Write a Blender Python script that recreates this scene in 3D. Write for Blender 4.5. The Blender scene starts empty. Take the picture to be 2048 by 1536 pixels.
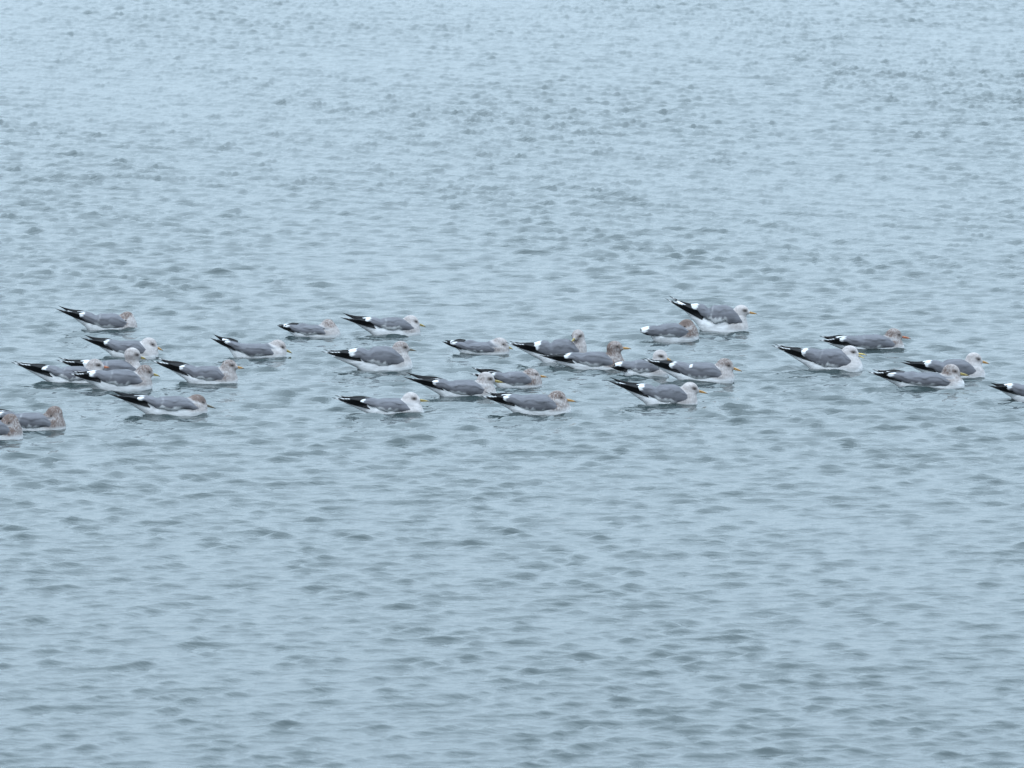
import bpy, math, random
import numpy as np
from mathutils import Vector, Matrix

# ------------------------------------------------------------------ camera, sky, sun, exposure
scene = bpy.context.scene
COL = scene.collection
F = 16000.0            # focal length in pixels of a 2048 px wide frame
CAM_H = 3.5            # height of the eye above the water (m)
HORIZON = -820.0       # row of the horizon in the 2048x1536 frame
PITCH = math.atan2(768.0 - HORIZON, F)
cam = bpy.data.cameras.new('camera')
cam.sensor_width = 36.0
cam.lens = F / 2048.0 * 36.0
cam.clip_start = 0.5
cam.clip_end = 20000.0
cam.dof.use_dof = True
cam.dof.focus_distance = 35.6
cam.dof.aperture_fstop = 20.0
camo = bpy.data.objects.new('camera', cam)
COL.objects.link(camo)
camo.location = (0, 0, CAM_H)
camo.rotation_euler = (math.radians(90) - PITCH, 0, 0)
scene.camera = camo

SUN_EL, SUN_AZ = math.radians(48), math.radians(200)
world = bpy.data.worlds.new('World')
scene.world = world
world.use_nodes = True
nt = world.node_tree
nt.nodes.clear()
wo = nt.nodes.new('ShaderNodeOutputWorld')
bg = nt.nodes.new('ShaderNodeBackground')
sky = nt.nodes.new('ShaderNodeTexSky')
sky.sky_type = 'NISHITA'
sky.sun_disc = False
sky.sun_elevation = SUN_EL
sky.sun_rotation = SUN_AZ
sky.air_density = 1.0
sky.dust_density = 2.0
mixs = nt.nodes.new('ShaderNodeMix')
mixs.data_type = 'RGBA'
mixs.inputs[0].default_value = 0.93                    # cloud cover
# an overcast layer is evenly brighter towards the zenith (CIE overcast sky, softened)
wtc = nt.nodes.new('ShaderNodeTexCoord')
wsep = nt.nodes.new('ShaderNodeSeparateXYZ')
nt.links.new(wtc.outputs['Generated'], wsep.inputs[0])
wcl = nt.nodes.new('ShaderNodeMath'); wcl.operation = 'MAXIMUM'; wcl.inputs[1].default_value = 0.0
nt.links.new(wsep.outputs[2], wcl.inputs[0])
wgr = nt.nodes.new('ShaderNodeMath'); wgr.operation = 'MULTIPLY_ADD'; wgr.inputs[1].default_value = 2.8; wgr.inputs[2].default_value = 1.0
nt.links.new(wcl.outputs[0], wgr.inputs[0])
wsc = nt.nodes.new('ShaderNodeVectorMath'); wsc.operation = 'SCALE'
wsc.inputs[0].default_value = (5.68, 7.32, 8.74)          # grey cloud layer
nt.links.new(wgr.outputs[0], wsc.inputs['Scale'])
nt.links.new(wsc.outputs[0], mixs.inputs[7])
nt.links.new(sky.outputs[0], mixs.inputs[6])
nt.links.new(mixs.outputs[2], bg.inputs[0])
bg.inputs[1].default_value = 0.11
nt.links.new(bg.outputs[0], wo.inputs[0])

sun = bpy.data.lights.new('sun', 'SUN')
sun.energy = 0.6
sun.angle = math.radians(25)
sun.color = (1.0, 0.97, 0.93)
suno = bpy.data.objects.new('sun', sun)
COL.objects.link(suno)
sd = Vector((math.cos(SUN_EL) * math.sin(SUN_AZ), math.cos(SUN_EL) * math.cos(SUN_AZ), math.sin(SUN_EL)))
suno.rotation_euler = sd.to_track_quat('Z', 'Y').to_euler()
suno.location = sd * 50

scene.view_settings.view_transform = 'Standard'
scene.view_settings.look = 'None'
scene.view_settings.exposure = 0.2
scene.view_settings.gamma = 1.0
scene.view_settings.use_curve_mapping = False
scene.cycles.filter_width = 1.5
scene.cycles.max_bounces = 5

# ------------------------------------------------------------------ helpers
def unproject(px, py, z=0.0):
    """point of the plane at height z that is seen at a pixel of the 2048x1536 frame"""
    a = (px - 1024.0) / F
    b = -(py - 768.0) / F
    cp, sp = math.cos(PITCH), math.sin(PITCH)
    d = Vector((a, cp + b * sp, -sp + b * cp))
    t = (z - CAM_H) / d.z
    return Vector((0, 0, CAM_H)) + d * t

def new_mat(name):
    m = bpy.data.materials.new(name)
    m.use_nodes = True
    n = m.node_tree
    b = n.nodes['Principled BSDF']
    return m, n, b

def mesh_from_arrays(name, verts, quads, mat, smooth=True, attrs=None):
    me = bpy.data.meshes.new(name)
    verts = np.asarray(verts, dtype=np.float32)
    quads = np.asarray(quads, dtype=np.int32)
    nv, nq = len(verts), len(quads)
    me.vertices.add(nv)
    me.vertices.foreach_set('co', verts.ravel())
    me.loops.add(nq * 4)
    me.loops.foreach_set('vertex_index', quads.ravel())
    me.polygons.add(nq)
    me.polygons.foreach_set('loop_start', np.arange(0, nq * 4, 4, dtype=np.int32))
    me.polygons.foreach_set('loop_total', np.full(nq, 4, dtype=np.int32))
    if smooth:
        me.polygons.foreach_set('use_smooth', np.ones(nq, dtype=bool))
    for an, arr in (attrs or {}).items():
        arr = np.asarray(arr, dtype=np.float32)
        if arr.ndim == 2:
            rgba = np.ones((nv, 4), dtype=np.float32)
            rgba[:, :3] = arr
            at = me.attributes.new(an, 'FLOAT_COLOR', 'POINT')
            at.data.foreach_set('color', rgba.ravel())
        else:
            at = me.attributes.new(an, 'FLOAT', 'POINT')
            at.data.foreach_set('value', arr)
    me.update(calc_edges=True)
    me.validate()
    me.materials.append(mat)
    return me

def link(name, me, parent=None):
    o = bpy.data.objects.new(name, me)
    COL.objects.link(o)
    if parent is not None:
        o.parent = parent
    return o

# ------------------------------------------------------------------ the flock (measures in pixels of the 2048x1536 photograph)
FLOCK = [
 dict(label='preening gull at far left, topmost there, brown head bent back over its shoulder', tail=(112,614), stern=173, chest=272, wl=661, head=(252,638), back=629, hyaw=-158, hpitch=-42, streak=.9, nape=.55, spread=.012, dark=True),
 dict(label='grey-backed gull just below the topmost left preening gull, orange bill pointing down right', tail=(163,677), stern=222, chest=314, wl=718, head=(300,691), flank=0.3, bill=(327,704), back=686, streak=.45, nape=.25, dark=True),
 dict(label='gull with tall pale S-shaped neck raised above its crowded neighbours at left', tail=(114,716), stern=182, chest=291, wl=763, head=(265,711), bill=(293,720), back=722, streak=.35, nape=.45, kind='olive', neckr=.92),
 dict(label='leftmost gull with its whole body in view, long dark wing tips over a white underside', tail=(22,724), stern=100, chest=213, wl=770, head=(190,733), flank=0.8, bill=(220,736), back=735, streak=.6, nape=.4, kind='red', spread=.004),
 dict(label='gull swimming in front of the long-necked one, its head overlapping that pale neck', tail=(138,747), stern=194, chest=302, wl=781, head=(290,748), flank=0.4, bill=(320,757), back=744, streak=.85, nape=.6, kind='olive'),
 dict(label='gull with rusty-streaked neck, right of the long-necked gull and alone in its gap', tail=(302,721), stern=374, chest=473, wl=769, head=(459,734), flank=0.3, bill=(489,738), back=736, streak=.75, nape=.6, spread=.012),
 dict(label='low-floating gull with steeply cocked black wing tips, behind the rusty-necked one', tail=(421,673), stern=464, chest=570, wl=717, head=(557,695), bill=(585,708), back=690, streak=.6, nape=.25, kind='olive', dark=True, spread=.016),
 dict(label='small far gull with its face tucked against its breast, left of centre', tail=(552,652), stern=585, chest=678, wl=675, head=(658,653), flank=0.4, back=652, hyaw=-35, hpitch=-62, streak=.75, nape=.5, dark=True, spread=.003),
 dict(label='far gull with forked dark wing tips and down-pointing bill, above the fluffed one', tail=(680,629), stern=743, chest=838, wl=672, head=(823,645), flank=1, bill=(852,656), back=637, streak=.45, nape=.45, dark=True, spread=.020, kind='olive'),
 dict(label='plump fluffed gull with thick buff neck and thin dark bill, near the centre left', tail=(640,703), stern=716, chest=822, wl=741, head=(802,699), flank=0.3, bill=(833,705), back=697, streak=.7, nape=.5, kind='dark', spread=.008, fluff=1.08, neckr=1.08),
 dict(label='pale-headed gull nearest the viewer left of centre, with a broad white tertial crescent', tail=(664,793), stern=736, chest=844, wl=829, head=(822,797), flank=0.9, bill=(862,801), back=797, streak=.25, nape=.15, kind='olive', spread=.008),
 dict(label='dark-hooded gull stretched low at lower left, closest to the viewer on that side', tail=(217,785), stern=291, chest=412, wl=832, head=(395,808), flank=0.8, bill=(431,821), back=797, streak=1.1, nape=.6, kind='dark', dark=True, spread=.012),
 dict(label='preening gull at the lower left edge, bent brown neck, its rump behind another gull', tail=(-52,815), stern=12, chest=129, wl=861, head=(107,829), back=828, hyaw=-160, hpitch=-38, streak=1.0, nape=.9, dark=True),
 dict(label='brown-mottled gull cut off by the left edge of the picture', tail=(-138,830), stern=-72, chest=43, wl=879, head=(18,845), back=842, hyaw=-150, hpitch=-30, streak=.95, nape=.9, neckr=1.15, dark=True),
 dict(label='small far gull whose dark bill meets the wing tip of the upright-necked gull', tail=(884,684), stern=919, chest=1016, wl=709, head=(1001,689), bill=(1024,698), back=687, streak=.5, nape=.6, kind='olive', dark=True, spread=.006),
 dict(label='gull with upright neck looking back towards the viewer, centre of the flock', tail=(1011,683), stern=1084, chest=1174, wl=727, head=(1155,672), back=680, hyaw=-118, hpitch=-14, streak=.55, nape=.55, kind='olive', spread=.004, neckr=1.05),
 dict(label='gull with brown curved neck, passing in front of the upright-necked gull', tail=(1080,713), stern=1146, chest=1250, wl=740, head=(1229,696), flank=0.5, bill=(1262,697), back=706, streak=.7, nape=.85, dark=True, spread=.004),
 dict(label='gull half hidden behind a pale streaked head, centre, with brownish neck', tail=(938,739), stern=992, chest=1081, wl=775, head=(1062,751), bill=(1096,756), back=745, streak=.65, nape=.75, spread=.026, kind='orange'),
 dict(label='gull with big pale streaked head and widely forked black wing tips, centre', tail=(806,750), stern=880, chest=990, wl=795, head=(972,760), bill=(1011,768), back=763, streak=.35, nape=.5, kind='olive', dark=True, spread=.018),
 dict(label='nearest gull at centre, heavily brown-streaked breast and orange bill', tail=(961,792), stern=1024, chest=1139, wl=829, head=(1115,799), bill=(1153,806), back=794, streak=.85, nape=.75, spread=.016),
 dict(label='gull with a large brown head turned away, preening, short tail, right of centre', tail=(1281,667), stern=1299, chest=1395, wl=684, head=(1371,657), back=653, hyaw=-165, hpitch=-25, streak=1.1, nape=.95, neckr=1.2, spread=.006),
 dict(label='farthest gull, riding high with raised wing tips and full white flank', tail=(1331,595), stern=1399, chest=1494, wl=664, head=(1483,623), flank=1.1, bill=(1515,629), back=613, streak=.4, nape=.3, spread=.012),
 dict(label='gull turning its pale face to the viewer, partly behind another gull\'s spotted wing tips', tail=(1219,733), stern=1246, chest=1336, wl=754, head=(1321,714), flank=0.9, bill=(1339,720), back=722, hyaw=-40, hpitch=-12, streak=.45, nape=.35, spread=.004, dark=True),
 dict(label='gull with a small white spot on its back and white-dotted wing tips, right of centre', tail=(1282,721), stern=1356, chest=1466, wl=765, head=(1450,733), bill=(1484,744), back=729, streak=.8, nape=.55, spot=.58, spread=.004),
 dict(label='nearest gull right of centre, ragged solid black wing tips and buff nape', tail=(1213,755), stern=1291, chest=1392, wl=811, head=(1381,776), flank=0.35, bill=(1416,786), back=769, streak=.45, nape=.4, dark=True, spread=.012),
 dict(label='gull with its yellow bill open and bold white dots on its black wing tips', tail=(1543,693), stern=1620, chest=1722, wl=743, head=(1700,706), bill=(1733,713), back=701, streak=.2, nape=.2, kind='yellow', gape=24, spread=.006, neckr=1.1),
 dict(label='spotted-necked gull with reddish bill, behind the open-billed gull', tail=(1633,674), stern=1692, chest=1806, wl=702, head=(1788,672), bill=(1823,679), back=671, streak=.75, nape=.8, kind='red', spread=.018),
 dict(label='dark-eyed gull at far right, partly behind the low speckled-breasted gull', tail=(1801,722), stern=1864, chest=1968, wl=758, head=(1948,719), bill=(1979,728), back=720, streak=.45, nape=.35, dark=True, spread=.006),
 dict(label='low gull with purplish speckled breast at right, in front of the dark-eyed gull', tail=(1738,744), stern=1796, chest=1926, wl=777, head=(1902,744), bill=(1938,752), back=748, streak=.6, nape=.7, kind='olive', spread=.010),
 dict(label='gull cut off by the right edge, only its rear and black wing tips showing', tail=(1974,767), stern=2026, chest=2130, wl=802, head=(2112,769), bill=(2146,775), back=768, streak=.5, nape=.4, dark=True, spread=.010),
]
# ------------------------------------------------------------------ water
rng = np.random.default_rng(11)
WAVES = []
NW = 150
for i in range(NW):
    lam = 0.075 * (1.9 / 0.075) ** ((i + rng.random()) / NW)
    th = math.radians(-97) + rng.uniform(-1.45, 1.45)
    w = math.exp(-((math.log(lam / 0.120)) / (0.6 if lam < 0.120 else 0.72)) ** 2)
    slope = 0.053 * w
    k = 2 * math.pi / lam
    WAVES.append((k * math.cos(th), k * math.sin(th), slope / k, rng.random() * 2 * math.pi, k, th))
SIGMA = math.sqrt(sum(0.5 * w[2] ** 2 for w in WAVES)) * 0.72
PATCH = [(rng.normal(0, 1.1), rng.normal(0, 0.55), rng.random() * 6.28) for _ in range(9)]

def wave_field(x, y):
    m = np.zeros_like(x)
    for a, b, p in PATCH:
        m += np.sin(a * x + b * y + p)
    m = 1.0 + 0.05 * m
    m = np.clip(m, 0.75, 1.3) * (1.26 + 0.20 * sstep(25, 62, y))
    dx = np.zeros_like(x); dy = np.zeros_like(x); dz = np.zeros_like(x)
    # the breeze veers slowly from the far water to the near water
    wind = np.radians(-130 + 64 * (1 - sstep(26, 50, y)) + 10 * np.sin(0.9 * x + 0.35 * y))
    near = 1 - sstep(26, 50, y)
    width = 0.72 + 0.22 * (1 - sstep(26, 50, y))
    for kx, ky, a, p, k, th in WAVES:
        ph = kx * x + ky * y + p
        c, s = np.cos(ph), np.sin(ph)
        wt = np.exp(-((th - wind) / width) ** 2)
        if k < 60:
            wt = wt * (1 - min(1, (60 - k) / 36) * (0.45 * near - 0.5 * (1 - near)))
        else:
            wt = wt * (1 + 0.25 * near)
        dz += (a * wt) * (c + 0.32 * np.sin(2 * ph))
        g = (CHOP * a / k) * wt * s
        dx -= g * kx
        dy -= g * ky
    dz = m * dz
    # most of the surface is gentle; the tops stand up as small steep wavelets
    t = (dz - 0.3 * SIGMA) / SIGMA
    top = SIGMA * np.where(t > 4, t, np.log1p(np.exp(np.minimum(t, 4) * 5)) / 5)
    dz = CALM * dz + STEEP * top
    m = m * (1 - 0.35 * (1 - near))
    return m * dx, m * dy, dz

CHOP = 1.5
CALM, STEEP = 0.85, 0.45

def sstep(a, b, v):
    t = np.clip((v - a) / (b - a), 0, 1)
    return t * t * (3 - 2 * t)

def growing(start, step, end, rate):
    out = []; v = start; s = step
    sg = 1 if end > start else -1
    while (end - v) * sg > 0:
        s *= rate
        v += sg * s
        out.append(v)
    return out

XH, DX = 5.1, 0.0150
xs = list(np.arange(-XH, XH + 1e-6, DX))
xs = growing(xs[0], DX, -4000, 1.3)[::-1] + xs + growing(xs[-1], DX, 4000, 1.3)
ys = [23.0]
while ys[-1] < 74:
    ys.append(ys[-1] * 1.00078)
ys = growing(ys[0], 0.023, -60, 1.25)[::-1] + ys + growing(ys[-1], 0.06, 9000, 1.25)
xs = np.array(xs); ys = np.array(ys)
X, Y = np.meshgrid(xs, ys)
x0, y0 = X.ravel(), Y.ravel()
fade = (1 - sstep(XH, XH + 3.0, np.abs(x0))) * (1 - sstep(74, 85, y0)) * sstep(20.5, 23, y0)
live = fade > 0
rip = np.zeros(len(x0))
rr = np.random.default_rng(5)
for gd in FLOCK:                                   # each bird sends out a few small ripples
    c = unproject((gd['stern'] + gd['chest']) / 2, gd['wl'] - 2.5)
    near = np.nonzero((np.abs(x0 - c.x) < 0.8) & (np.abs(y0 - c.y) < 0.9))[0]
    ex = np.maximum(np.abs(x0[near] - c.x) - 0.075, 0); ey = y0[near] - c.y
    dd = np.sqrt(ex * ex + ey * ey)
    lam = rr.uniform(0.075, 0.11)
    rip[near] += rr.uniform(0.0022, 0.0034) * np.cos(2 * math.pi * dd / lam + rr.uniform(0, 6)) * np.exp(-np.maximum(dd - 0.05, 0) / 0.16)
V = np.zeros((len(x0), 3)); V[:, 0] = x0; V[:, 1] = y0
wx, wy_, wz = wave_field(x0[live], y0[live])
V[live, 0] += wx * fade[live]; V[live, 1] += wy_ * fade[live]; V[live, 2] += (wz + rip[live]) * fade[live]
nx, ny = len(xs), len(ys)
idx = np.arange(nx * ny).reshape(ny, nx)
Q = np.stack([idx[:-1, :-1], idx[:-1, 1:], idx[1:, 1:], idx[1:, :-1]], -1).reshape(-1, 4)

wm, n, b = new_mat('water')
b.inputs['Base Color'].default_value = (0.030, 0.041, 0.042, 1)
b.inputs['IOR'].default_value = 1.333
b.inputs['Roughness'].default_value = 0.06
tc = n.nodes.new('ShaderNodeNewGeometry')
mp = n.nodes.new('ShaderNodeMapping'); mp.inputs['Scale'].default_value = (0.7, 1.4, 1.0)
n.links.new(tc.outputs['Position'], mp.inputs['Vector'])
n1 = n.nodes.new('ShaderNodeTexNoise'); n1.inputs['Scale'].default_value = 24; n1.inputs['Detail'].default_value = 3
n2 = n.nodes.new('ShaderNodeTexNoise'); n2.inputs['Scale'].default_value = 3.2; n2.inputs['Detail'].default_value = 2
for q in (n1, n2): n.links.new(mp.outputs[0], q.inputs['Vector'])
b2 = n.nodes.new('ShaderNodeBump'); b2.inputs['Strength'].default_value = 1.0; b2.inputs['Distance'].default_value = 0.004
b1 = n.nodes.new('ShaderNodeBump'); b1.inputs['Strength'].default_value = 1.0; b1.inputs['Distance'].default_value = 0.005
n.links.new(n2.outputs[0], b2.inputs['Height']); n.links.new(n1.outputs[0], b1.inputs['Height'])
n.links.new(b2.outputs[0], b1.inputs['Normal']); n.links.new(b1.outputs[0], b.inputs['Normal'])
water = link('water', mesh_from_arrays('water', V, Q, wm))
water['kind'] = 'structure'
del V, Q, X, Y, x0, y0

# ------------------------------------------------------------------ plumage materials
def plumage(name, rough=0.85, bump=0.5):
    m, n, b = new_mat(name)
    at = n.nodes.new('ShaderNodeAttribute'); at.attribute_name = 'tint'
    st = n.nodes.new('ShaderNodeAttribute'); st.attribute_name = 'streak'
    tcn = n.nodes.new('ShaderNodeTexCoord')
    oi = n.nodes.new('ShaderNodeObjectInfo')
    add = n.nodes.new('ShaderNodeVectorMath'); add.operation = 'ADD'
    mul = n.nodes.new('ShaderNodeVectorMath'); mul.operation = 'SCALE'; mul.inputs['Scale'].default_value = 7.0
    n.links.new(oi.outputs['Location'], mul.inputs[0])
    n.links.new(tcn.outputs['Object'], add.inputs[0]); n.links.new(mul.outputs[0], add.inputs[1])
    mp = n.nodes.new('ShaderNodeMapping'); mp.inputs['Scale'].default_value = (1.25, 1.0, 0.62)
    n.links.new(add.outputs[0], mp.inputs['Vector'])
    ns = n.nodes.new('ShaderNodeTexNoise'); ns.inputs['Scale'].default_value = 170; ns.inputs['Detail'].default_value = 3
    n.links.new(mp.outputs[0], ns.inputs['Vector'])
    rp = n.nodes.new('ShaderNodeMapRange'); rp.inputs[1].default_value = 0.36; rp.inputs[2].default_value = 0.62
    n.links.new(ns.outputs[0], rp.inputs[0])
    # streak factor = streak * (0.35 + 0.65*noise)
    m1 = n.nodes.new('ShaderNodeMath'); m1.operation = 'MULTIPLY_ADD'; m1.inputs[1].default_value = 0.40; m1.inputs[2].default_value = 0.56
    n.links.new(rp.outputs[0], m1.inputs[0])
    m2 = n.nodes.new('ShaderNodeMath'); m2.operation = 'MULTIPLY'; m2.use_clamp = True
    n.links.new(m1.outputs[0], m2.inputs[0]); n.links.new(st.outputs['Fac'], m2.inputs[1])
    mx = n.nodes.new('ShaderNodeMix'); mx.data_type = 'RGBA'
    n.links.new(m2.outputs[0], mx.inputs[0]); n.links.new(at.outputs['Color'], mx.inputs[6])
    mx.inputs[7].default_value = (0.120, 0.085, 0.074, 1)
    # faint feather mottling
    nf = n.nodes.new('ShaderNodeTexNoise'); nf.inputs['Scale'].default_value = 55; nf.inputs['Detail'].default_value = 4
    mpf = n.nodes.new('ShaderNodeMapping'); mpf.inputs['Scale'].default_value = (0.42, 1.0, 1.5)
    n.links.new(add.outputs[0], mpf.inputs['Vector'])
    n.links.new(mpf.outputs[0], nf.inputs['Vector'])
    rf = n.nodes.new('ShaderNodeMapRange'); rf.inputs[1].default_value = 0.3; rf.inputs[2].default_value = 0.7
    rf.inputs[3].default_value = 0.78; rf.inputs[4].default_value = 1.16
    n.links.new(nf.outputs[0], rf.inputs[0])
    sc = n.nodes.new('ShaderNodeVectorMath'); sc.operation = 'SCALE'
    n.links.new(mx.outputs[2], sc.inputs[0]); n.links.new(rf.outputs[0], sc.inputs['Scale'])
    n.links.new(sc.outputs[0], b.inputs['Base Color'])
    b.inputs['Roughness'].default_value = rough
    b.inputs['Specular IOR Level'].default_value = 0.25
    bp = n.nodes.new('ShaderNodeBump'); bp.inputs['Strength'].default_value = bump; bp.inputs['Distance'].default_value = 0.004
    n.links.new(nf.outputs[0], bp.inputs['Height']); n.links.new(bp.outputs[0], b.inputs['Normal'])
    return m

M_PLUM = plumage('plumage')
M_FEATHER = plumage('flight_feather', 0.6, 0.15)

def simple(name, col, rough, noise_scale=200, amt=0.25):
    m, n, b = new_mat(name)
    t = n.nodes.new('ShaderNodeTexCoord')
    ns = n.nodes.new('ShaderNodeTexNoise'); ns.inputs['Scale'].default_value = noise_scale
    n.links.new(t.outputs['Object'], ns.inputs['Vector'])
    mx = n.nodes.new('ShaderNodeMix'); mx.data_type = 'RGBA'
    mx.inputs[6].default_value = (*col, 1)
    mx.inputs[7].default_value = (*[c * (1 - amt) for c in col], 1)
    n.links.new(ns.outputs[0], mx.inputs[0]); n.links.new(mx.outputs[2], b.inputs['Base Color'])
    b.inputs['Roughness'].default_value = rough
    return m

M_BILL = {
    'orange': None, 'olive': None, 'dark': None, 'yellow': None}
def bill_mat(kind):
    col = {'orange': (0.34, 0.18, 0.055), 'olive': (0.27, 0.20, 0.06), 'dark': (0.13, 0.11, 0.08), 'yellow': (0.50, 0.36, 0.08),
           'red': (0.36, 0.12, 0.06)}[kind]
    m, n, b = new_mat('bill_' + kind)
    at = n.nodes.new('ShaderNodeAttribute'); at.attribute_name = 'streak'
    mx = n.nodes.new('ShaderNodeMix'); mx.data_type = 'RGBA'
    mx.inputs[6].default_value = (*col, 1)
    mx.inputs[7].default_value = (0.045, 0.032, 0.025, 1)
    n.links.new(at.outputs['Fac'], mx.inputs[0]); n.links.new(mx.outputs[2], b.inputs['Base Color'])
    b.inputs['Roughness'].default_value = 0.5
    return m
M_BILLS = {k: bill_mat(k) for k in ('orange', 'olive', 'dark', 'yellow', 'red')}
M_EYE = simple('eye', (0.008, 0.007, 0.006), 0.12)

WHITE = np.array([0.65, 0.64, 0.65])
GREY = np.array([0.120, 0.118, 0.132])
BLACK = np.array([0.016, 0.016, 0.018])

# ------------------------------------------------------------------ signed distance helpers
def smin(a, b, k):
    h = np.clip(0.5 + 0.5 * (b - a) / k, 0, 1)
    return b + (a - b) * h - k * h * (1 - h)

def ellipsoid(P, c, r, R=None):
    q = P - np.asarray(c)
    if R is not None:
        q = q @ R                                  # world -> local (R columns are the local axes)
    r = np.asarray(r)
    k0 = np.linalg.norm(q / r, axis=-1)
    k1 = np.linalg.norm(q / (r * r), axis=-1) + 1e-9
    return k0 * (k0 - 1.0) / k1

def cone(P, a, b, ra, rb):
    a = np.asarray(a, float); b = np.asarray(b, float)
    d = b - a
    t = np.clip(((P - a) @ d) / (d @ d), 0, 1)
    return np.linalg.norm(P - a - t[..., None] * d, axis=-1) - (ra + (rb - ra) * t)

def surface_net(sdf, lo, hi, h):
    ax = [np.arange(lo[i], hi[i] + h, h) for i in range(3)]
    G = np.stack(np.meshgrid(*ax, indexing='ij'), -1)
    D = sdf(G)
    s = D < 0
    n0, n1, n2 = s.shape
    c = np.zeros((n0 - 1, n1 - 1, n2 - 1), dtype=int)
    for i in (0, 1):
        for j in (0, 1):
            for k in (0, 1):
                c += s[i:n0 - 1 + i, j:n1 - 1 + j, k:n2 - 1 + k]
    act = (c > 0) & (c < 8)
    ids = -np.ones(act.shape, dtype=int)
    ids[act] = np.arange(act.sum())
    cells = np.argwhere(act)
    P = np.array(lo) + (cells + 0.5) * h
    for _ in range(4):
        d = sdf(P)
        e = 1e-4
        g = np.stack([sdf(P + e * np.eye(3)[i]) - sdf(P - e * np.eye(3)[i]) for i in range(3)], -1) / (2 * e)
        gn = (g * g).sum(-1, keepdims=True) + 1e-6
        P = P - np.clip(d[:, None] * g / gn, -h * 0.8, h * 0.8)
    quads = []
    for axis in range(3):
        sl0 = [slice(None)] * 3; sl1 = [slice(None)] * 3
        sl0[axis] = slice(0, -1); sl1[axis] = slice(1, None)
        a, b_ = s[tuple(sl0)], s[tuple(sl1)]
        o1, o2 = [(1, 2), (2, 0), (0, 1)][axis]
        for ch, flip in ((a & ~b_, False), (~a & b_, True)):
            E = np.argwhere(ch)
            ok = (E[:, o1] > 0) & (E[:, o2] > 0) & (E[:, o1] < s.shape[o1] - 1) & (E[:, o2] < s.shape[o2] - 1)
            E = E[ok]
            def cid(d1, d2):
                q = E.copy(); q[:, o1] += d1; q[:, o2] += d2
                return ids[q[:, 0], q[:, 1], q[:, 2]]
            f = np.stack([cid(-1, -1), cid(0, -1), cid(0, 0), cid(-1, 0)], -1)
            quads.append(f[:, ::-1] if flip else f)
    return P, np.concatenate(quads)

# ------------------------------------------------------------------ shared small parts
def loft(rings, caps=True):
    """rings: list of (m,3) arrays -> verts, quads"""
    m = len(rings[0]); V = np.concatenate(rings); Q = []
    for i in range(len(rings) - 1):
        for j in range(m):
            j2 = (j + 1) % m
            Q.append((i * m + j, i * m + j2, (i + 1) * m + j2, (i + 1) * m + j))
    return V, np.array(Q)

def feather_mesh(name, white):
    # unit length along +X, blade width along Y (unit = width), thin in Z
    rings = []; T = []
    N = 14
    for i in range(N + 1):
        t = i / N
        w = 0.5 * (0.75 + 0.35 * math.sin(min(t * 1.6, 1.57))) * (1 - max(0, (t - 0.45) / 0.55) ** 1.35) + 0.02
        cz = 0.10 * t * t                                  # a gentle upward sweep
        th = 0.0011 * (1 - 0.6 * t)
        ring = []
        for a in (0, 60, 120, 180, 240, 300):
            ca, sa = math.cos(math.radians(a)), math.sin(math.radians(a))
            ring.append((t, w * ca + 0.05 * t, th * sa * 60 * 0.016 + cz * 0.0))
        rings.append(np.array(ring)); 
        for _ in range(6):
            is_w = any(a <= t <= b for a, b in white)
            T.append(WHITE if is_w else BLACK)
    V, Q = loft(rings)
    return mesh_from_arrays(name, V, Q, M_FEATHER, attrs={'tint': np.array(T), 'streak': np.zeros(len(V))})

FEATHERS = [feather_mesh('primary_feather', w) for w in ([(0.80, 0.87)], [(0.95, 1.0)], [(0.92, 1.0)], [(0.91, 1.0)], [(0.90, 1.0)], [])]
FEATHERS_DARK = [feather_mesh('primary_feather', w) for w in ([], [], [(0.96, 1.0)], [], [], [])]

def mandible_mesh(name, upper, kind):
    rings = []; S = []
    N = 9
    for i in range(N + 1):
        t = i / N
        if upper:
            top = 0.0062 * (1 - t ** 2.4) + 0.0006
            bot = -0.0004 - 0.0026 * max(0, (t - 0.78) / 0.22) ** 1.5
            drop = -0.0012 * t ** 2
        else:
            top = 0.0002
            bot = -0.0044 * (1 - t ** 3.0) - 0.0004
            drop = -0.0012 * t ** 2
        w = 0.0048 * (1 - t ** 1.8) + 0.0006
        L = 0.036 if upper else 0.0335
        ring = []
        for a in range(0, 360, 45):
            ca, sa = math.cos(math.radians(a)), math.sin(math.radians(a))
            z = (top + bot) / 2 + (top - bot) / 2 * sa + drop
            ring.append((t * L, w * ca, z))
            S.append(0.75 if t > 0.82 else (0.25 if t < 0.15 else 0.0))
        rings.append(np.array(ring))
    V, Q = loft(rings)
    return mesh_from_arrays(name, V, Q, M_BILLS[kind], attrs={'streak': np.array(S)})

UPPER = {k: mandible_mesh('upper_mandible', True, k) for k in M_BILLS}
LOWER = {k: mandible_mesh('lower_mandible', False, k) for k in M_BILLS}

def eye_mesh():
    rings = []
    for i in range(7):
        p = math.pi * (0.02 + 0.96 * i / 6)
        rings.append(np.array([(0.0043 * math.sin(p) * math.cos(a), 0.0043 * math.cos(p) * 0.8, 0.0043 * math.sin(p) * math.sin(a))
                               for a in np.linspace(0, 2 * math.pi, 10, endpoint=False)]))
    V, Q = loft(rings)
    return mesh_from_arrays('eye', V, Q, M_EYE)
EYE = eye_mesh()

# ------------------------------------------------------------------ the gull
def interp(t, xs_, ys_):
    return np.interp(t, xs_, ys_)

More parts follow.
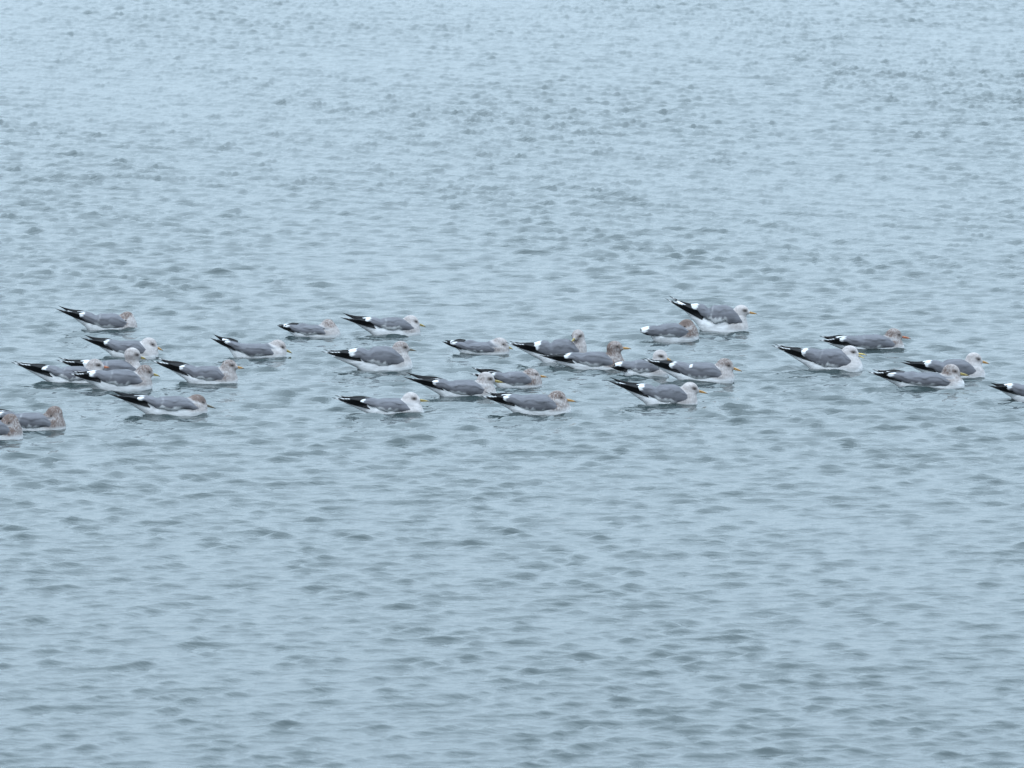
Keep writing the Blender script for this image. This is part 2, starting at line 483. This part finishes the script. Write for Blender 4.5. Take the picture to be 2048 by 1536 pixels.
def make_gull(label, tail, stern, chest, wl, head, bill=None, back=None, yaw=0, hyaw=0, hpitch=None,
              streak=0.6, nape=0.6, kind='orange', spread=0.010, dark=False, gape=0, wisp=0.5, seed=0, neckr=1.0, fluff=1.0, spot=0, eyep=0.97, flank=0):
    r = random.Random(seed)
    streak, nape = max(streak, .38), max(nape, .28)
    xc = (stern + chest) / 2
    g = unproject(xc, wl - 2.5)
    k = (g - Vector((0, 0, CAM_H))).length / F
    cy = math.cos(math.radians(yaw))
    X = lambda px: (px - xc) * k / cy
    Z = lambda py: (wl - py) * k
    hl = X(chest)                                      # half of the waterline length
    s = np.clip(2 * hl / 0.24, 0.85, 1.15)
    zb = Z(back) if back is not None else 0.070 * s    # height of the back
    hz = zb / 0.070
    hx0, hz0 = X(head[0]), Z(head[1])
    H = np.array([hx0, 0.0, hz0])
    tx, tz = X(tail[0]), Z(tail[1])
    # orientation of the head
    if hpitch is None:
        if bill is not None and abs(hyaw) < 60:
            hpitch = math.degrees(math.atan2(Z(bill[1]) - hz0 + 0.004, abs(X(bill[0]) - hx0)))
        else:
            hpitch = -8
    Rh = (Matrix.Rotation(math.radians(hyaw), 3, 'Z') @ Matrix.Rotation(-math.radians(hpitch), 3, 'Y'))
    R = np.array(Rh)
    hs = np.clip(s, 0.92, 1.06)
    # tail end and wing end
    tl = np.array([tx + 0.058, 0, max(tz - 0.026, 0.022)])
    chx = hl
    wide = 0.050 * s * fluff

    n0 = np.array([chx - 0.055 * s, 0, 0.026]); 
    d = H - n0
    mid = n0 + d * 0.5 + np.array([0.003 if abs(hyaw) < 90 else 0.012, 0, -0.002])
    nk = H - R @ np.array([0.010, 0, 0.010])

    def sdf(P):
        m = ellipsoid(P, (0.006, 0, 0.012), (hl * 0.93, wide, 0.054 * hz))
        m = smin(m, ellipsoid(P, (chx - 0.052 * s, 0, 0.012), (0.052 * s, 0.044 * s * fluff, 0.043)), 0.03)
        m = smin(m, cone(P, (-hl * 0.62, 0, 0.024), tl, 0.040 * s, 0.006), 0.03)
        nn = smin(cone(P, n0, mid, 0.039 * neckr, 0.0270 * neckr), cone(P, mid, nk, 0.0270 * neckr, 0.0240 * neckr), 0.012)
        m = smin(m, nn, 0.022)
        hd = ellipsoid(P, H, np.array([0.0345, 0.0268, 0.0290]) * hs, R)
        hd = smin(hd, cone(P, H + R @ np.array([0.014, 0, -0.003]), H + R @ np.array([0.036, 0, -0.006]), 0.016, 0.0064), 0.012)
        m = smin(m, hd, 0.012)
        m = np.maximum(m, -0.036 - P[..., 2])
        return m

    lo = (min(tl[0], -hl) - 0.02, -wide - 0.02, -0.045)
    hi = (max(chx, hx0) + 0.045, wide + 0.02, max(hz0 + 0.045, zb + 0.03))
    P, Qd = surface_net(sdf, lo, hi, 0.0050)

    root = bpy.data.objects.new('gull', None)
    root.empty_display_size = 0.1
    COL.objects.link(root)
    gx = np.linspace(-hl, hl, 7) + g.x
    _, _, wzv = wave_field(gx, np.full(7, g.y))
    root.location = (g.x, g.y, float(wzv.mean()) * 0.9)
    root.rotation_euler = (r.uniform(-0.03, 0.03), 0, math.radians(yaw))
    root['label'] = label
    root['category'] = 'gull'
    root['group'] = 'gulls resting on the water'

    # ---- colours of the body plumage
    q = (P - H) @ R                                            # in the head's frame
    tint = np.tile(WHITE, (len(P), 1))
    mant = sstep(0.040 * hz, 0.052 * hz, P[:, 2]) * sstep(0.012, 0.032, (chx - 0.018 * s) - P[:, 0] + 0.25 * (0.05 - np.abs(P[:, 1]))) * (1 - sstep(-0.02, 0.0, -(P[:, 0] - (-hl - 0.01))))
    dh = np.linalg.norm(P - nk, axis=1)
    dn = np.abs(nnd(P, n0, mid, nk))
    mant *= sstep(0.030, 0.045, np.minimum(dn, np.linalg.norm(P - H, axis=1)))
    tint = tint * (1 - mant[:, None]) + GREY * mant[:, None]
    # streaks: crown, ear coverts and above all the nape and neck sides
    dH = np.linalg.norm(q / np.array([0.040, 0.033, 0.035]), axis=1)
    onhead = 1 - sstep(0.95, 1.35, dH)
    face = sstep(0.002, 0.020, q[:, 0]) * sstep(-0.004, -0.014, q[:, 2])
    crown = onhead * (0.35 + 0.65 * sstep(-0.012, 0.012, q[:, 2] - 0.25 * q[:, 0])) * (1 - 0.7 * np.clip(face, 0, 1))
    onneck = (1 - sstep(0.047, 0.068, dn)) * (1 - mant) * sstep(0.002, 0.018, P[:, 2])
    back_of = sstep(0.016, -0.012, (P - mid) @ np.array([0.9, 0, 0.2]))
    st = np.maximum(crown * streak, onneck * nape * (0.85 + 0.35 * back_of))
    st = np.maximum(st, 0) * 1.35
    # dark smudge round the eye
    eye_c = np.array([0.0165, 0.021, 0.0040]) * hs
    qa = np.abs(q) * np.array([0, 1, 0]) + q * np.array([1, 0, 1])
    de = np.linalg.norm((qa - eye_c) / np.array([0.0165, 0.015, 0.0088]), axis=1)
    smudge = (1 - sstep(0.35, 1.35, de)) * eyep
    ear = np.linalg.norm((qa - np.array([-0.006, 0.024, -0.002])) / np.array([0.012, 0.013, 0.010]), axis=1)
    st = np.maximum(st, (1 - sstep(0.4, 1.2, ear)) * streak * 1.1)
    soft = 0.75 * np.maximum(onhead, 0.8 * onneck)[:, None] * (1 - mant[:, None])      # a dusky winter wash over head and neck
    tint = tint * (1 - soft) + np.array([0.50, 0.455, 0.450]) * soft
    tint = tint * (1 - smudge[:, None]) + np.array([0.030, 0.024, 0.022]) * smudge[:, None]
    body = link('body', mesh_from_arrays('body', P, Qd, M_PLUM, attrs={'tint': tint, 'streak': st}), root)

    # ---- tail: a short flat fan under the wing tips
    rings = []
    ta = np.array([-hl * 0.75, 0, 0.040 * hz]); 
    for i in range(7):
        t = i / 6
        c = ta + (tl - ta) * (t * 1.05)
        w = 0.014 + 0.003 * t
        th = 0.006 * (1 - t) + 0.0018
        rings.append(np.array([(c[0] + 0.006 * (abs(math.cos(a)) ** 2) * t, w * math.cos(a), c[2] + th * math.sin(a) - 0.004 * abs(math.cos(a))) for a in np.linspace(0, 2 * math.pi, 14, endpoint=False)]))
    rings.append(np.array([rings[-1].mean(0)] * 14) + (rings[-1] - rings[-1].mean(0)) * 0.3)
    tv, tq = loft(rings)
    link('tail', mesh_from_arrays('tail', tv, tq, M_PLUM, attrs={'tint': np.tile(WHITE, (len(tv), 1)), 'streak': np.zeros(len(tv))}), root)

    # ---- folded wings
    S = np.array([chx - 0.034 * s, 0.040 * hz])
    E = np.array([-hl - 0.043 * s, 0.0])
    mz = 0.038 * hz
    mx = -hl * 0.30
    def axis_z(x):
        # level over the back, then bending towards the wing tip
        base = np.where(x > mx, mz - 0.016 * sstep(chx - 0.10 * s, chx - 0.03 * s, x), 0)
        t = np.clip((mx - x) / (mx - tx), 0, 1.2)
        line = mz + (tz - mz) * (0.25 * t + 0.75 * t ** 1.35)
        return np.where(x > mx, base, line)
    N, K = 40, 20
    for side in (1, -1):
        u = np.linspace(0, 1, N)
        xa = S[0] + (E[0] - S[0]) * u
        za = axis_z(xa)
        hh = interp(u, [0, .05, .15, .3, .5, .66, .8, .9, 1], [.010, .022, .029, .0335, .0325, .027, .0235, .019, .012]) * hz
        hh_top = hh * (1 - (0.12 + 0.1 * (seed % 3)) * np.exp(-((u - .64) / .06) ** 2))
        ww = interp(u, [0, .05, .15, .3, .5, .7, .85, 1], [.030, .044, .0560, .0630, .0625, .052, .037, .022]) * s * fluff
        ph1, ph2 = r.random() * 6, r.random() * 6
        rq = [(r.uniform(14, 75), r.random() * 6.3) for _ in range(5)]
        pale = max(0, r.uniform(-.15, .22))
        low = -54 + 30 * flank + (16 - 8 * flank) * np.sin(u * 9 + ph1) * wisp + 11 * np.sin(u * 23 + ph2) * wisp + 7 * np.sin(u * 47 + ph1) * wisp + 26 * sstep(.60, .9, u)
        verts = []; cols = []
        for i in range(N):
            for layer in (1.0, 0.80):
                for j in range(K):
                    v = j / (K - 1)
                    th = math.radians(96 + (low[i] - 96) * v)
                    h_ = hh_top[i] if th > 0 else hh[i] * 1.12
                    edge = 1 - 0.10 * max(0, (v - 0.8) / 0.2) ** 2
                    # scapulars overlap the wing coverts, tertials overlap the flight feathers
                    lap = (1 - float(sstep(.46, .52, v + .05 * math.sin(u[i] * 15 + ph1) + .02 * math.sin(u[i] * 41)))) * (1 - float(sstep(.58, .64, u[i] + .05 * v)))
                    lap += 0.7 * (1 - float(sstep(.56, .62, v + .04 * math.sin(u[i] * 22 + ph2)))) * float(sstep(.66, .72, u[i]))
                    edge += 0.10 * lap
                    cth = math.cos(th)
                    y = ww[i] * (cth if th > 0 else cth ** 0.42) * layer * edge
                    z = za[i] + h_ * math.sin(th) * (layer if layer == 1 else 0.86)
                    verts.append((xa[i] + (1 - u[i]) ** 3 * 0.034 * (v - 0.35), side * y, z))
                    uc = .897 - .06 * math.sin(th) + 0.012 * math.sin(v * 19 + ph1)
                    wv = float(sstep(uc, uc + .025, u[i]))
                    rim = float(sstep(0.80, 0.88, v + wisp * 0.040 * sum(math.sin(u[i] * a_ + b_) for a_, b_ in rq))) * float(sstep(.25, .36, u[i])) * (1 - float(sstep(.62, .70, u[i])))
                    wv = max(wv, rim * 0.9)
                    c = GREY * (1 - wv) + WHITE * 0.92 * wv
                    # scapular crescent: a thin pale line across the back
                    sc_ = math.exp(-((u[i] - .60 + .05 * math.sin(th)) / .012) ** 2) * pale
                    c = c * (1 - sc_) + WHITE * sc_
                    if spot and side == -1:
                        dd = ((u[i] - spot) / .030) ** 2 + ((v - .34) / .11) ** 2
                        if dd < 1.3: c = WHITE
                    cols.append(c)
        M = 2 * K
        quads = []
        for i in range(N - 1):
            loop = list(range(K)) + list(range(2 * K - 1, K - 1, -1))
            for j in range(M):
                a, b_ = loop[j], loop[(j + 1) % M]
                f = (i * M + a, i * M + b_, (i + 1) * M + b_, (i + 1) * M + a)
                quads.append(f if side == -1 else f[::-1])
        for i in (0, N - 1):
            for j in range(K - 1):
                f = (i * M + j, i * M + j + 1, i * M + K + j + 1, i * M + K + j)
                quads.append(f)
        wing = link('wing', mesh_from_arrays('wing', verts, quads, M_PLUM, attrs={'tint': np.array(cols), 'streak': np.zeros(len(verts))}), root)
        # primaries: a stack of narrow blades, the longest lowest
        zt = tz + (spread / 2 if side == 1 else -spread / 2)
        rx = E[0] + 0.060 * s
        root_p = Vector((rx, side * 0.032 * s, float(axis_z(np.array([rx]))[0]) - 0.0115 * hz))
        tip = Vector((tx + (0.012 if side == 1 else 0) + r.uniform(-.004, .004), side * (0.004 + 0.25 * spread), zt))
        fset = FEATHERS_DARK if dark else FEATHERS
        for i in range(6):
            fr = (1, .88, .78, .69, .61, .54)[i]
            rp = root_p + Vector((0.002 * i, -side * 0.0028 * i, 0.0058 * i - 0.004))
            tp = root_p + (tip - root_p) * fr + Vector((0, side * 0.0012 * i, (0.0030 * i if not dark else 0.0024 * i) - 0.0015))
            ex = tp - rp; L = ex.length; ex.normalize()
            tilt = math.radians(62)
            wv = Vector((0, side * math.cos(tilt), -math.sin(tilt)))
            wv = (wv - ex * wv.dot(ex)).normalized()
            ez = ex.cross(wv)
            W = 0.0165 + 0.0010 * i
            mtx = Matrix(((ex.x * L, wv.x * W, ez.x, rp.x), (ex.y * L, wv.y * W, ez.y, rp.y), (ex.z * L, wv.z * W, ez.z, rp.z), (0, 0, 0, 1)))
            fo = link('primary_feather', fset[i], wing)
            fo.matrix_basis = mtx

    # ---- bill and eyes
    Hm = Matrix.Translation(H) @ Rh.to_4x4()
    blen = 1.0
    base = Vector((0.0345 * hs, 0, -0.0058))
    if bill is not None and abs(hyaw) < 60:
        want = math.hypot((X(bill[0]) - hx0) / max(0.5, math.cos(math.radians(hyaw))), Z(bill[1]) - hz0) - base.x
        blen = min(max(want / 0.036, 0.85), 1.3)
    for nm, me, ang in (('upper_mandible', UPPER[kind], gape * 0.3), ('lower_mandible', LOWER[kind], -gape * 0.7)):
        o = link(nm, me, root)
        o.matrix_basis = Hm @ Matrix.Translation(base) @ Matrix.Rotation(-math.radians(ang), 4, 'Y') @ Matrix.Diagonal((blen, 1, 1, 1))
    for sd_ in (1, -1):
        e = np.array([0.0170, sd_ * 0.026, 0.0045]) * hs
        for _ in range(6):                                   # settle the eye on the surface
            pw = H + R @ e
            e[1] -= sd_ * float(sdf(pw[None])[0]) * 0.8
        e[1] -= sd_ * 0.0016
        o = link('eye', EYE, root)
        o.matrix_basis = Hm @ Matrix.Translation(Vector(e))
    return root

def nnd(P, a, b, c):
    """distance to the axis of the neck"""
    def seg(p, q):
        d = q - p
        t = np.clip(((P - p) @ d) / (d @ d), 0, 1)
        return np.linalg.norm(P - p - t[:, None] * d, axis=1)
    return np.minimum(seg(a, b), seg(b, c))

# ------------------------------------------------------------------ the flock on the water
for i, gdef in enumerate(FLOCK):
    gdef = dict(gdef)
    gdef.setdefault('yaw', [3, -7, 9, -2, 6, -9, 2, -12, 12][i % 9])
    make_gull(seed=i + 5, **gdef)
